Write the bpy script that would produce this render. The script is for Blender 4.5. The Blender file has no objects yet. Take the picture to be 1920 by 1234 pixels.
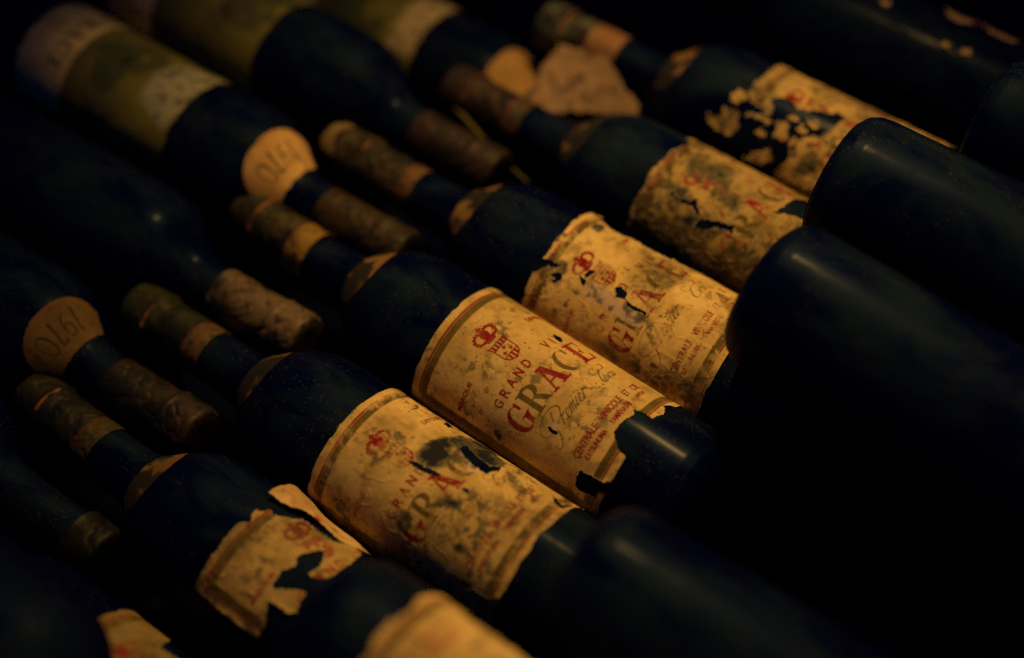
import bpy, math, random
import numpy as np
from mathutils import Matrix, Vector

MM = 0.001
R = 37.5                      # body radius of a bottle, mm
scene = bpy.context.scene

# ------------------------------------------------------------------ camera
CAM_ROT = ((0.6006691840, 0.6679277021, -0.4393963087),
           (-0.7987170469, 0.4770488903, -0.3667089243),
           (-0.0353215277, 0.5712240725, 0.8200338095))
CAM_POS = (-304.228, -448.144, 646.919)
cam_data = bpy.data.cameras.new("camera")
cam = bpy.data.objects.new("camera", cam_data)
scene.collection.objects.link(cam)
m = Matrix(CAM_ROT).to_4x4()
m.translation = Vector(CAM_POS) * MM
cam.matrix_world = m
cam_data.sensor_width = 36.0
cam_data.lens = 2609.7 / 1920.0 * 36.0
cam_data.clip_start = 0.02
cam_data.clip_end = 20.0
cam_data.dof.use_dof = True
cam_data.dof.focus_distance = 0.685
cam_data.dof.aperture_fstop = 1.7
cam_data.dof.aperture_blades = 9
scene.camera = cam

# ------------------------------------------------------------------ light
world = bpy.data.worlds.new("World")
scene.world = world
world.use_nodes = True
wb = world.node_tree.nodes["Background"]
wb.inputs[0].default_value = (0.010, 0.10, 1.0, 1)
wb.inputs[1].default_value = 0.040


def lamp(name, loc, target, watts, colour, size, cone, blend):
    d = bpy.data.lights.new(name, 'SPOT')
    d.energy = watts
    d.color = colour
    d.shadow_soft_size = size
    d.spot_size = math.radians(cone)
    d.spot_blend = blend
    o = bpy.data.objects.new(name, d)
    scene.collection.objects.link(o)
    o.location = Vector(loc) * MM
    o.rotation_euler = (Vector(target) - Vector(loc)).to_track_quat('-Z', 'Y').to_euler()
    return o


lamp("cellar_lamp", (430, -90, 800), (-15, -225, 60), 27.0, (1.0, 0.555, 0.148), 0.045, 55, 1.0)

vs = scene.view_settings
vs.view_transform = 'Standard'
vs.look = 'None'
vs.exposure = 0.0
vs.gamma = 1.0
vs.use_curve_mapping = False
scene.cycles.max_bounces = 6
scene.cycles.use_denoising = False      # the photograph has grain of its own

# ------------------------------------------------------------------ numpy helpers


def hash2(i, j, seed):
    h = (i.astype(np.int64) * 374761393 + j.astype(np.int64) * 668265263 + seed * 1442695041) & 0x7fffffff
    h = ((h ^ (h >> 13)) * 1274126177) & 0x7fffffff
    h = (h ^ (h >> 16)) & 0x7fffffff
    h = (h * 1103515245 + 12345) & 0x7fffffff
    return ((h >> 7) & 0xffff) / 65535.0


def vnoise(x, y, seed):
    i = np.floor(x); j = np.floor(y)
    fx = x - i; fy = y - j
    fx = fx * fx * (3 - 2 * fx); fy = fy * fy * (3 - 2 * fy)
    a = hash2(i, j, seed); b = hash2(i + 1, j, seed)
    c = hash2(i, j + 1, seed); d = hash2(i + 1, j + 1, seed)
    return (a * (1 - fx) + b * fx) * (1 - fy) + (c * (1 - fx) + d * fx) * fy


def fbm(x, y, scale, octv, seed):
    x = np.asarray(x, float); y = np.asarray(y, float)
    out = np.zeros(np.broadcast(x, y).shape); amp = 1.0; tot = 0.0
    for k in range(octv):
        s = scale / (2 ** k)
        ca, sa = math.cos(k * 0.7 + seed), math.sin(k * 0.7 + seed)
        out += amp * vnoise((x * ca - y * sa) / s + 31.7 * k, (x * sa + y * ca) / s - 17.3 * k, seed + k * 101)
        tot += amp; amp *= 0.5
    return out / tot


def sstep(a, b, v):
    t = np.clip((v - a) / (b - a), 0, 1)
    return t * t * (3 - 2 * t)


def inpoly(x, y, poly):
    ins = np.zeros(np.broadcast(x, y).shape, bool)
    px = np.array([p[0] for p in poly], float); py = np.array([p[1] for p in poly], float)
    n = len(poly)
    for a in range(n):
        b = (a + 1) % n
        if py[a] == py[b]:
            continue
        c = (py[a] > y) != (py[b] > y)
        ins ^= c & (x < (px[b] - px[a]) * (y - py[a]) / (py[b] - py[a]) + px[a])
    return ins


def boxblur(a, r, passes=2):
    a = a.astype(float)
    r = max(1, int(round(r)))
    for _ in range(passes):
        for ax in (0, 1):
            p = [(0, 0), (0, 0)]; p[ax] = (r + 1, r)
            c = np.cumsum(np.pad(a, p, mode='edge'), axis=ax)
            n = a.shape[ax]
            hi = np.take(c, np.arange(2 * r + 1, 2 * r + 1 + n), axis=ax)
            lo = np.take(c, np.arange(0, n), axis=ax)
            a = (hi - lo) / (2 * r + 1)
    return a


def catmull(pts, n=10):
    P = np.array(pts, float)
    P = np.vstack([2 * P[0] - P[1], P, 2 * P[-1] - P[-2]])
    out = []
    for i in range(1, len(P) - 2):
        for k in range(n):
            t = k / n
            a, b, c, d = P[i - 1], P[i], P[i + 1], P[i + 2]
            out.append(0.5 * ((2 * b) + (c - a) * t + (2 * a - 5 * b + 4 * c - d) * t * t
                              + (3 * b - a - 3 * c + d) * t ** 3))
    out.append(P[-2])
    return np.array(out)


# ------------------------------------------------------------------ print canvas (mm, 8 samples per mm)
class Canvas:
    K = 8

    def __init__(s, x0, x1, y0, y1):
        s.x0, s.y0 = x0, y0
        s.nx = int((x1 - x0) * s.K); s.ny = int((y1 - y0) * s.K)
        s.lay = {}

    def layer(s, n):
        if n not in s.lay:
            s.lay[n] = np.zeros((s.ny, s.nx), np.float32)
        return s.lay[n]

    def win(s, x0, x1, y0, y1):
        i0 = max(0, int((x0 - s.x0) * s.K) - 1); i1 = min(s.nx, int((x1 - s.x0) * s.K) + 2)
        j0 = max(0, int((y0 - s.y0) * s.K) - 1); j1 = min(s.ny, int((y1 - s.y0) * s.K) + 2)
        gx = s.x0 + (np.arange(i0, i1) + .5) / s.K
        gy = s.y0 + (np.arange(j0, j1) + .5) / s.K
        X, Y = np.meshgrid(gx, gy)
        return (slice(j0, j1), slice(i0, i1)), X, Y

    def fn(s, n, box, f, v=1.0):
        """f(u,v) gives a boolean inside the box (x0,y0,x1,y1), u and v run 0..1"""
        x0, y0, x1, y1 = box
        sl, X, Y = s.win(min(x0, x1), max(x0, x1), min(y0, y1), max(y0, y1))
        mk = f((X - x0) / (x1 - x0), (Y - y0) / (y1 - y0))
        L = s.layer(n); L[sl] = np.where(mk, v, L[sl])

    def poly(s, n, pts, v=1.0):
        xs = [p[0] for p in pts]; ys = [p[1] for p in pts]
        sl, X, Y = s.win(min(xs), max(xs), min(ys), max(ys))
        mk = inpoly(X, Y, pts)
        L = s.layer(n); L[sl] = np.where(mk, v, L[sl])

    def stroke(s, n, pts, w0, w1=None, smooth=True):
        P = catmull(pts) if smooth else np.array(pts, float)
        w1 = w0 if w1 is None else w1
        L = s.layer(n); N = len(P)
        for k in range(N - 1):
            a, b = P[k], P[k + 1]
            # broad when the pen comes down, hairline when it goes up
            d = b - a; ln = math.hypot(*d) + 1e-9
            w = w0 + (w1 - w0) * max(0.0, d[1] / ln) ** 2
            sl, X, Y = s.win(min(a[0], b[0]) - w, max(a[0], b[0]) + w, min(a[1], b[1]) - w, max(a[1], b[1]) + w)
            t = np.clip(((X - a[0]) * d[0] + (Y - a[1]) * d[1]) / (ln * ln), 0, 1)
            q = np.hypot(X - a[0] - t * d[0], Y - a[1] - t * d[1])
            L[sl] = np.maximum(L[sl], np.clip((w / 2 - q) * s.K + .5, 0, 1))

    def text(s, n, body, x0, y0, x1, y1, bold=0.0):
        cu = bpy.data.curves.new("t", 'FONT'); cu.body = body; cu.resolution_u = 4; cu.offset = bold
        o = bpy.data.objects.new("t", cu); scene.collection.objects.link(o)
        bpy.context.view_layer.update()
        dg = bpy.context.evaluated_depsgraph_get()
        me = o.evaluated_get(dg).to_mesh()
        V = np.array([v.co[:2] for v in me.vertices])
        me.calc_loop_triangles()
        T = [tuple(t.vertices) for t in me.loop_triangles]
        lo, hi = V.min(0), V.max(0)
        X = x0 + (V[:, 0] - lo[0]) / (hi[0] - lo[0]) * (x1 - x0)
        Y = y1 + (V[:, 1] - lo[1]) / (hi[1] - lo[1]) * (y0 - y1)
        for a, b, c in T:
            s.poly(n, [(X[a], Y[a]), (X[b], Y[b]), (X[c], Y[c])])
        o.evaluated_get(dg).to_mesh_clear()
        bpy.data.objects.remove(o); bpy.data.curves.remove(cu)

    def soften(s):
        for k in s.lay:
            s.lay[k] = boxblur(s.lay[k], 1, 1).astype(np.float32)

    def get(s, n, x, y):
        if n not in s.lay:
            return np.zeros(np.broadcast(x, y).shape)
        L = s.lay[n]
        fx = np.clip((x - s.x0) * s.K - .5, 0, s.nx - 1.001); fy = np.clip((y - s.y0) * s.K - .5, 0, s.ny - 1.001)
        i = fx.astype(int); j = fy.astype(int); fx = fx - i; fy = fy - j
        return (L[j, i] * (1 - fx) + L[j, i + 1] * fx) * (1 - fy) + (L[j + 1, i] * (1 - fx) + L[j + 1, i + 1] * fx) * fy


# ---- letter shapes (u right, v down, 0..1)
def ell(u, v, cx, cy, rx, ry):
    return ((u - cx) / rx) ** 2 + ((v - cy) / ry) ** 2 < 1


def g_C(u, v):
    ring = ell(u, v, .5, .5, .5, .5) & ~ell(u, v, .60, .5, .34, .462)
    ring &= ~((u > .60) & (v > .30) & (v < .72))
    return ring | ((u > .80) & (u < .92) & (v > .03) & (v < .34) & (v < .34 - (.92 - u) * .6 + .0))


def g_G(u, v):
    ring = ell(u, v, .47, .5, .47, .5) & ~ell(u, v, .56, .5, .32, .46)
    ring &= ~((u > .56) & (v > .28) & (v < .60))
    stem = (u > .66) & (u < .86) & (v > .56) & (v < .93)
    ser = (u > .52) & (u < 1.0) & (v > .55) & (v < .60)
    w = (u > .76) & (u < .86) & (v > .03) & (v < .33)
    return ring | stem | ser | w


def g_R(u, v):
    stem = (u > .10) & (u < .34)
    ser = (u < .46) & ((v < .05) | (v > .95))
    bowl = ((ell(u, v, .42, .27, .42, .275)) & ~ell(u, v, .40, .27, .20, .215) & (u > .33)) | ((u > .3) & (u < .45) & ((v < .05) | ((v > .49) & (v < .545))))
    leg = (np.abs(u - (.50 + .30 * (v - .5) / .45)) < .12) & (v > .5) & (v < .95)
    tail = ell(u, v, .88, .86, .13, .14) & ~ell(u, v, .90, .80, .08, .14) & (v > .8)
    return stem | ser | bowl | leg | tail


def g_A(u, v):
    thick = np.abs(u - (.43 + .34 * v)) < .125
    thin = np.abs(u - (.40 - .27 * v)) < .038
    bar = (v > .62) & (v < .67) & (u > .2) & (u < .7)
    ser = (v > .95) & ((u < .27) | (u > .54))
    top = (v < .06) & (u > .22) & (u < .5)
    return ((thick | thin) & (v > .0) & (v < 1)) | bar | ser | top


def g_E(u, v):
    stem = (u > .10) & (u < .38)
    top = (v < .055) & (u < .96); bot = (v > .945)
    mid = (v > .465) & (v < .52) & (u < .72)
    wt = (u > .84) & (u < .96) & (v < .30) & (v < .06 + (u - .80) * 1.7)
    wb_ = (u > .86) & (v > .68) & (v > .94 - (u - .82) * 1.6)
    wm = (u > .62) & (u < .72) & (v > .36) & (v < .63)
    return stem | top | bot | mid | wt | wb_ | wm


LET = dict(G=g_G, R=g_R, A=g_A, C=g_C, E=g_E)
CX0 = -2.6                                     # centre line of the printed label


def rrect(X, Y, cx, cy, hx, hy, r):
    qx = np.abs(X - cx) - hx + r; qy = np.abs(Y - cy) - hy + r
    return np.hypot(np.maximum(qx, 0), np.maximum(qy, 0)) + np.minimum(np.maximum(qx, qy), 0) - r


def red_label_canvas():
    c = Canvas(-62, 57, -6, 124)
    sl, X, Y = c.win(-62, 57, -6, 124)
    d = -rrect(X, Y, CX0, 57.9, 53.0, 59.3, 9.0)
    c.layer('red')[:] = ((d > 4.3) & (d < 5.1))
    c.layer('olv')[:] = ((d > 5.5) & (d < 9.4))
    # big word
    for ch, x0, x1, col in (('G', -33.6, -21.6, 'red'), ('R', -21.2, -8.2, 'olv'), ('A', -7.6, 5.2, 'red'),
                            ('C', 5.2, 16.2, 'olv'), ('E', 17.4, 28.2, 'red')):
        c.fn(col, (x0, 54.2, x1, 69.3), LET[ch])
    for ch, x0, x1 in (('G', -29.5, -25.8), ('R', -23.2, -19.3), ('A', -17.4, -13.4), ('N', -11.2, -7.4),
                       ('D', -4.9, -1.4), ('V', 10.6, 14.2), ('I', 17.4, 18.1), ('N', 21.0, 24.6)):
        c.text('red', ch, x0, 45.3, x1, 50.5, .016)
    c.text('red', "MARQUE", -43.2, 28.0, -26.6, 30.8, .014)
    c.text('red', "DEPOSEE", 20.6, 28.0, 37.5, 30.8, .014)
    for w, x0, x1 in (("CENTRALE", -28.6, -9.8), ("VINICOLE", -6.6, 9.4), ("ET", 12.6, 16.4), ("CIE", 19.6, 25.2)):
        c.text('red', w, x0, 93.7, x1, 97.7, .014)
    for w, x0, x1 in (("KATSUNUMA", -26.2, -9.6), ("YAMANASHI", -5.2, 10.0), ("JAPON", 15.6, 23.6)):
        c.text('red', w, x0, 99.6, x1, 102.6, .014)
    # crown
    cx = CX0 - .1
    c.poly('red', [(cx - .5, 14.8), (cx + .5, 14.8), (cx + .5, 18.2), (cx - .5, 18.2)])
    c.poly('red', [(cx - 1.6, 15.9), (cx + 1.6, 15.9), (cx + 1.6, 16.9), (cx - 1.6, 16.9)])
    sl, X, Y = c.win(cx - 8, cx + 8, 14, 27)
    mk = np.zeros(X.shape, bool)
    for sg in (-1, 1):
        a = np.hypot((X - cx - sg * 3.4) / 3.2, (Y - 21.0) / 3.1)
        mk |= (np.abs(a - .98) < .17) & (Y < 24.6)
        an = np.arctan2(Y - 21.2, X - cx - sg * 3.3)
        mk |= (a > 1.10) & (a < 1.36) & (np.sin(an * 13) > -.2) & (sg * (X - cx) > 1.2) & (Y < 24.2)
    mk |= ell(X, Y, cx, 20.8, 2.6, 3.3) & ((np.sin(X * 11) > -.35) | (np.abs(Y - 20.6) < .35))
    mk |= (np.abs(X - cx) < 3.9 + (23.6 - Y) * .5) & (Y > 23.2) & (Y < 26.0) & ~((np.abs(Y - 24.6) < .4) & (np.sin(X * 5.5) > .45))
    L = c.layer('red'); L[sl] = np.maximum(L[sl], mk)
    # shield
    sh = [(-6.5, 26.9), (-4.9, 28.1), (4.9, 28.1), (6.5, 26.9), (5.2, 29.8), (5.1, 38.2), (3.6, 40.4), (0, 42.4), (-3.6, 40.4), (-5.1, 38.2), (-5.2, 29.8)]
    sl, X, Y = c.win(cx - 8, cx + 8, 26, 43)
    o_ = inpoly(X, Y, [(cx + a, b) for a, b in sh])
    i_ = inpoly(X, Y, [(cx + a * .90, 34.6 + (b - 34.6) * .93) for a, b in sh])
    mk = o_ & ~i_
    mk |= o_ & (Y < 31.2) & (np.sin((X - cx) * 3.1) > -.1) & (Y > 27.8)
    mk |= o_ & (np.abs(Y - 31.3) < .25) | o_ & (np.abs(Y - 37.8) < .25)
    mk |= o_ & (Y > 37.8) & (np.sin((X - cx) * 2.9 + 1.2) > .0)
    L[sl] = np.maximum(L[sl], mk)
    for sx, sy in ((0.1, 33.1), (2.3, 35.8), (-2.2, 35.9)):
        st = []
        for k in range(10):
            rr = 1.55 if k % 2 == 0 else .62
            st.append((cx + sx + rr * math.sin(k * math.pi / 5), sy - rr * math.cos(k * math.pi / 5)))
        c.poly('red', st)
    # script line
    w0, w1 = .22, .62
    S = lambda p, a=w0, b=w1: c.stroke('scr', p, a, b)
    S([(-17.0, 73.2), (-19.6, 76.6), (-21.6, 80.2), (-23.8, 84.6), (-27.4, 87.4), (-30.0, 86.2), (-29.4, 84.2)])
    S([(-22.6, 80.4), (-26.8, 79.6), (-29.0, 76.6), (-26.6, 73.2), (-20.2, 71.4), (-14.6, 72.2), (-12.6, 74.8), (-15.4, 78.2), (-19.2, 79.2), (-20.6, 78.2)])

    def word(letters, x, base, xh, sl_=.45):
        defs = {
            'r': ([[(0, .1), (.28, 1.0), (.40, .86), (.62, .98), (.74, .84)], [(.28, .95), (.06, 0)]], .78),
            'e': ([[(0, .2), (.34, .42), (.56, .78), (.44, 1.0), (.22, .82), (.12, .36), (.30, .0), (.74, .26)]], .66),
            'm': ([[(0, .2), (.24, .98), (.02, .0)], [(.06, .3), (.46, 1.0), (.56, .84), (.36, .0)], [(.42, .3), (.82, 1.0), (.92, .84), (.74, .1), (.86, .0), (1.1, .24)]], 1.08),
            'i': ([[(0, .2), (.26, 1.0), (.08, .2), (.20, .0), (.46, .26)]], .44),
            'u': ([[(0, .3), (.24, 1.0), (.06, .2), (.22, .0), (.56, .4), (.74, 1.0)], [(.74, 1.0), (.58, .2), (.68, .0), (.96, .3)]], .92)}
        for ch in letters:
            st, adv = defs[ch]
            for p in st:
                S([(x + (a + sl_ * b) * xh, base - b * xh) for a, b in p], .20, .58)
            if ch == 'i':
                c.stroke('scr', [(x + 1.0 * xh, base - 1.55 * xh), (x + 1.06 * xh, base - 1.5 * xh)], .6, .6, False)
            x += adv * xh * 1.06
        return x
    word("remier", -18.4, 82.9, 4.3)
    S([(17.6, 76.2), (15.2, 78.4), (12.4, 77.4), (12.0, 74.8), (14.6, 73.6), (15.8, 75.2)], .2, .5)
    S([(19.8, 74.2), (22.6, 73.8), (21.8, 76.8), (17.6, 77.2), (14.4, 79.8), (12.8, 83.0), (14.2, 84.8), (17.2, 83.4), (18.4, 81.4), (16.8, 80.8)], .2, .7)
    word("ru", 17.6, 84.3, 3.4)
    c.lay['red'] = np.clip(boxblur(c.lay['red'], 1, 1) * 3.2, 0, 1).astype(np.float32)   # ink spread
    c.lay['scr'] = np.clip(boxblur(c.lay['scr'], 1, 1) * 1.9, 0, 1).astype(np.float32)
    c.soften()
    return c


def digits_canvas():
    c = Canvas(-24, 24, -16, 16)
    S = lambda p, a=.45, b=1.0, sm=True: c.stroke('blk', p, a * 1.35, b * 1.35, sm)
    # 1 9 7 0
    S([(-12.2, -3.4), (-10.8, -4.6), (-10.9, 0), (-11.0, 4.5)], .5, .95)
    S([(-4.4, -4.5), (-6.4, -3.6), (-6.9, -1.8), (-6.2, -.1), (-4.4, .5), (-2.6, -.3), (-2.0, -1.9), (-2.5, -3.7), (-4.4, -4.5)], .45, .85)
    S([(-2.0, -1.9), (-2.3, .8), (-3.6, 3.2), (-6.0, 4.5)], .5, .8)
    S([(1.0, -2.8), (1.0, -4.3), (6.0, -4.3)], .6, .6, False)
    S([(6.0, -4.3), (3.8, -.6), (2.8, 4.5)], .6, 1.0)
    S([(12.0, -4.5), (9.4, -3.2), (8.6, 0), (9.4, 3.2), (12.0, 4.5), (14.6, 3.2), (15.4, 0), (14.6, -3.2), (12.0, -4.5)], .45, 1.0)
    c.soften()
    return c


def green_label_canvas():
    """the other printed label: white foot strip with the house name in black, green field above"""
    c = Canvas(-64, 64, -6, 140)
    for ch, x0, x1 in (('G', -30, -20), ('R', -17, -7), ('A', -5, 5.5), ('C', 7, 16), ('E', 19, 27.5)):
        c.fn('blk', (x0, 90.5, x1, 101.5), LET[ch])
    for y, w, h in ((108, 30, 2.0), (112.5, 34, 1.5), (116.2, 26, 1.3)):
        c.text('blk', "CENTRALE VINICOLE", -w, y, w, y + h)
    c.soften()
    return c


RED = red_label_canvas()
DIG = digits_canvas()
GRN = green_label_canvas()
CAPTXT = Canvas(-50, 50, 0, 70)
CAPTXT.text('blk', "CENTRALE VINICOLE", -44, 26.5, 44, 31.5)
CAPTXT.soften()

# ------------------------------------------------------------------ materials


def new_mat(name):
    mt = bpy.data.materials.new(name); mt.use_nodes = True
    nt = mt.node_tree; bs = nt.nodes["Principled BSDF"]
    return mt, nt, bs


def N(nt, kind, **kw):
    n = nt.nodes.new(kind)
    for k, v in kw.items():
        if k.startswith('_'):
            setattr(n, k[1:], v)
        else:
            n.inputs[k].default_value = v
    return n


def glass_material():
    """dark, wine-filled bottle glass under a thin uneven film of cellar dust"""
    mt, nt, bs = new_mat("dusty_dark_glass")
    L = nt.links.new
    tc = N(nt, 'ShaderNodeTexCoord')
    oi = N(nt, 'ShaderNodeObjectInfo')
    add = N(nt, 'ShaderNodeVectorMath', _operation='ADD')
    L(tc.outputs['Object'], add.inputs[0])
    sc = N(nt, 'ShaderNodeVectorMath', _operation='SCALE'); sc.inputs['Scale'].default_value = 3.0
    cmb = N(nt, 'ShaderNodeCombineXYZ')
    for i in range(3):
        L(oi.outputs['Random'], cmb.inputs[i])
    L(cmb.outputs[0], sc.inputs[0]); L(sc.outputs[0], add.inputs[1])
    smear = N(nt, 'ShaderNodeMapping'); smear.inputs['Scale'].default_value = (1.0, .45, 1.0); L(add.outputs[0], smear.inputs[0])
    big = N(nt, 'ShaderNodeTexNoise', Scale=34.0, Detail=7.0, Roughness=.66, Distortion=.6); L(smear.outputs[0], big.inputs['Vector'])
    fine = N(nt, 'ShaderNodeTexNoise', Scale=900.0, Detail=3.0, Roughness=.6); L(add.outputs[0], fine.inputs['Vector'])
    r1 = N(nt, 'ShaderNodeValToRGB'); L(big.outputs['Fac'], r1.inputs[0])
    r1.color_ramp.elements[0].position = .42; r1.color_ramp.elements[1].position = .70
    r2 = N(nt, 'ShaderNodeValToRGB'); L(fine.outputs['Fac'], r2.inputs[0])
    r2.color_ramp.elements[0].position = .58; r2.color_ramp.elements[1].position = .75
    # bright specks of grit, here and there
    vor = N(nt, 'ShaderNodeTexVoronoi', Scale=1250.0); L(add.outputs[0], vor.inputs['Vector'])
    sepc = N(nt, 'ShaderNodeSeparateColor'); L(vor.outputs['Color'], sepc.inputs[0])
    pick = N(nt, 'ShaderNodeMath', _operation='GREATER_THAN'); L(sepc.outputs[0], pick.inputs[0]); pick.inputs[1].default_value = .93
    sp = N(nt, 'ShaderNodeMath', _operation='LESS_THAN'); L(vor.outputs['Distance'], sp.inputs[0]); sp.inputs[1].default_value = .26
    spn = N(nt, 'ShaderNodeTexNoise', Scale=40.0, Detail=2.0); L(add.outputs[0], spn.inputs['Vector'])
    spg = N(nt, 'ShaderNodeMath', _operation='GREATER_THAN'); L(spn.outputs['Fac'], spg.inputs[0]); spg.inputs[1].default_value = .53
    spk0 = N(nt, 'ShaderNodeMath', _operation='MULTIPLY'); L(sp.outputs[0], spk0.inputs[0]); L(pick.outputs[0], spk0.inputs[1])
    spk = N(nt, 'ShaderNodeMath', _operation='MULTIPLY'); L(spk0.outputs[0], spk.inputs[0]); L(spg.outputs[0], spk.inputs[1])
    film = N(nt, 'ShaderNodeMath', _operation='MULTIPLY_ADD'); L(r1.outputs[0], film.inputs[0]); film.inputs[1].default_value = .80; film.inputs[2].default_value = .03
    film2 = N(nt, 'ShaderNodeMath', _operation='MULTIPLY_ADD'); L(r2.outputs[0], film2.inputs[0]); film2.inputs[1].default_value = .10; L(film.outputs[0], film2.inputs[2])
    mix = N(nt, 'ShaderNodeMix', _data_type='RGBA'); L(film2.outputs[0], mix.inputs[0])
    mix.inputs[6].default_value = (.0002, .0009, .024, 1); mix.inputs[7].default_value = (.0135, .0290, .030, 1)
    mix2 = N(nt, 'ShaderNodeMix', _data_type='RGBA'); L(spk.outputs[0], mix2.inputs[0])
    L(mix.outputs[2], mix2.inputs[6]); mix2.inputs[7].default_value = (.14, .115, .075, 1)
    L(mix2.outputs[2], bs.inputs['Base Color'])
    geo = N(nt, 'ShaderNodeNewGeometry'); sx = N(nt, 'ShaderNodeSeparateXYZ'); L(geo.outputs['Normal'], sx.inputs[0])
    upn = N(nt, 'ShaderNodeMapRange'); L(sx.outputs['Z'], upn.inputs[0]); upn.inputs[1].default_value = .25; upn.inputs[2].default_value = 1.0; upn.inputs[3].default_value = .02; upn.inputs[4].default_value = .92
    dust = N(nt, 'ShaderNodeMath', _operation='MULTIPLY'); L(film2.outputs[0], dust.inputs[0]); L(upn.outputs[0], dust.inputs[1])
    L(dust.outputs[0], mix.inputs[0])
    rr = N(nt, 'ShaderNodeMath', _operation='MULTIPLY_ADD'); L(film2.outputs[0], rr.inputs[0]); rr.inputs[1].default_value = .35; rr.inputs[2].default_value = .36
    L(rr.outputs[0], bs.inputs['Roughness'])
    bs.inputs['Specular IOR Level'].default_value = .06
    cw = N(nt, 'ShaderNodeMath', _operation='MULTIPLY_ADD'); L(film2.outputs[0], cw.inputs[0]); cw.inputs[1].default_value = -.05; cw.inputs[2].default_value = .024; cw.use_clamp = True
    L(cw.outputs[0], bs.inputs['Coat Weight']); bs.inputs['Coat Roughness'].default_value = .16
    bs.inputs['IOR'].default_value = 1.5
    bs.inputs['Specular Tint'].default_value = (.16, .45, 1.0, 1)
    bp = N(nt, 'ShaderNodeBump', Strength=.12, Distance=.0004); L(fine.outputs['Fac'], bp.inputs['Height']); L(bp.outputs[0], bs.inputs['Normal'])
    return mt


def paper_material(name, rough=.82, bump=.35):
    mt, nt, bs = new_mat(name)
    L = nt.links.new
    at = N(nt, 'ShaderNodeAttribute', _attribute_name="ink")
    tc = N(nt, 'ShaderNodeTexCoord')
    n1 = N(nt, 'ShaderNodeTexNoise', Scale=2600.0, Detail=3.0, Roughness=.7); L(tc.outputs['Object'], n1.inputs['Vector'])
    n2 = N(nt, 'ShaderNodeTexNoise', Scale=620.0, Detail=4.0, Roughness=.65); L(tc.outputs['Object'], n2.inputs['Vector'])
    mr = N(nt, 'ShaderNodeMapRange'); L(n1.outputs['Fac'], mr.inputs[0]); mr.inputs[1].default_value = .3; mr.inputs[2].default_value = .7; mr.inputs[3].default_value = .84; mr.inputs[4].default_value = 1.10
    mx = N(nt, 'ShaderNodeVectorMath', _operation='SCALE'); L(at.outputs['Color'], mx.inputs[0]); L(mr.outputs[0], mx.inputs['Scale'])
    L(mx.outputs[0], bs.inputs['Base Color'])
    bs.inputs['Roughness'].default_value = rough
    bs.inputs['Specular IOR Level'].default_value = .18
    ad = N(nt, 'ShaderNodeMath', _operation='ADD'); L(n1.outputs['Fac'], ad.inputs[0]); L(n2.outputs['Fac'], ad.inputs[1])
    bp = N(nt, 'ShaderNodeBump', Strength=bump, Distance=.00025); L(ad.outputs[0], bp.inputs['Height']); L(bp.outputs[0], bs.inputs['Normal'])
    return mt


def foil_material():
    mt, nt, bs = new_mat("worn_lead_foil")
    L = nt.links.new
    at = N(nt, 'ShaderNodeAttribute', _attribute_name="ink")
    L(at.outputs['Color'], bs.inputs['Base Color'])
    bs.inputs['Metallic'].default_value = .12
    bs.inputs['Roughness'].default_value = .55
    bs.inputs['Specular IOR Level'].default_value = .25
    tc = N(nt, 'ShaderNodeTexCoord')
    n1 = N(nt, 'ShaderNodeTexNoise', Scale=500.0, Detail=4.0, Roughness=.7); L(tc.outputs['Object'], n1.inputs['Vector'])
    bp = N(nt, 'ShaderNodeBump', Strength=.35, Distance=.0005); L(n1.outputs['Fac'], bp.inputs['Height']); L(bp.outputs[0], bs.inputs['Normal'])
    return mt


def wood_material():
    mt, nt, bs = new_mat("dark_cellar_wood")
    L = nt.links.new
    tc = N(nt, 'ShaderNodeTexCoord')
    mp = N(nt, 'ShaderNodeMapping'); mp.inputs['Scale'].default_value = (6, 60, 60); L(tc.outputs['Object'], mp.inputs[0])
    n1 = N(nt, 'ShaderNodeTexNoise', Scale=1.0, Detail=5.0); L(mp.outputs[0], n1.inputs['Vector'])
    r = N(nt, 'ShaderNodeValToRGB'); L(n1.outputs['Fac'], r.inputs[0])
    r.color_ramp.elements[0].color = (.0010, .0014, .018, 1); r.color_ramp.elements[1].color = (.002, .003, .026, 1)
    L(r.outputs[0], bs.inputs['Base Color']); bs.inputs['Roughness'].default_value = .9; bs.inputs['Specular IOR Level'].default_value = .03
    return mt


GLASS = glass_material()
PAPER = paper_material("aged_label_paper")
LOOSE = paper_material("aged_loose_paper", .9, .5)
FOIL = foil_material()
WOOD = wood_material()

# ------------------------------------------------------------------ mesh helpers
col = scene.collection


def link(name, me, parent=None, mat=None):
    o = bpy.data.objects.new(name, me)
    col.objects.link(o)
    if parent is not None:
        o.parent = parent
    if mat is not None and not me.materials:
        me.materials.append(mat)
    return o


def mesh_np(name, V, F, colours=None, smooth=True):
    """V (n,3) in mm, F (m,4) quads"""
    me = bpy.data.meshes.new(name)
    V = np.asarray(V, np.float32) * MM
    F = np.asarray(F, np.int32)
    me.vertices.add(len(V)); me.vertices.foreach_set("co", V.ravel())
    me.loops.add(F.size); me.loops.foreach_set("vertex_index", F.ravel())
    me.polygons.add(len(F))
    me.polygons.foreach_set("loop_start", np.arange(0, F.size, F.shape[1], dtype=np.int32))
    me.polygons.foreach_set("loop_total", np.full(len(F), F.shape[1], np.int32))
    if smooth:
        me.polygons.foreach_set("use_smooth", np.ones(len(F), bool))
    if colours is not None:
        a = me.attributes.new("ink", 'FLOAT_COLOR', 'POINT')
        c = np.ones((len(V), 4), np.float32); c[:, :3] = colours
        a.data.foreach_set("color", c.ravel())
    me.update(); me.validate()
    return me


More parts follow.
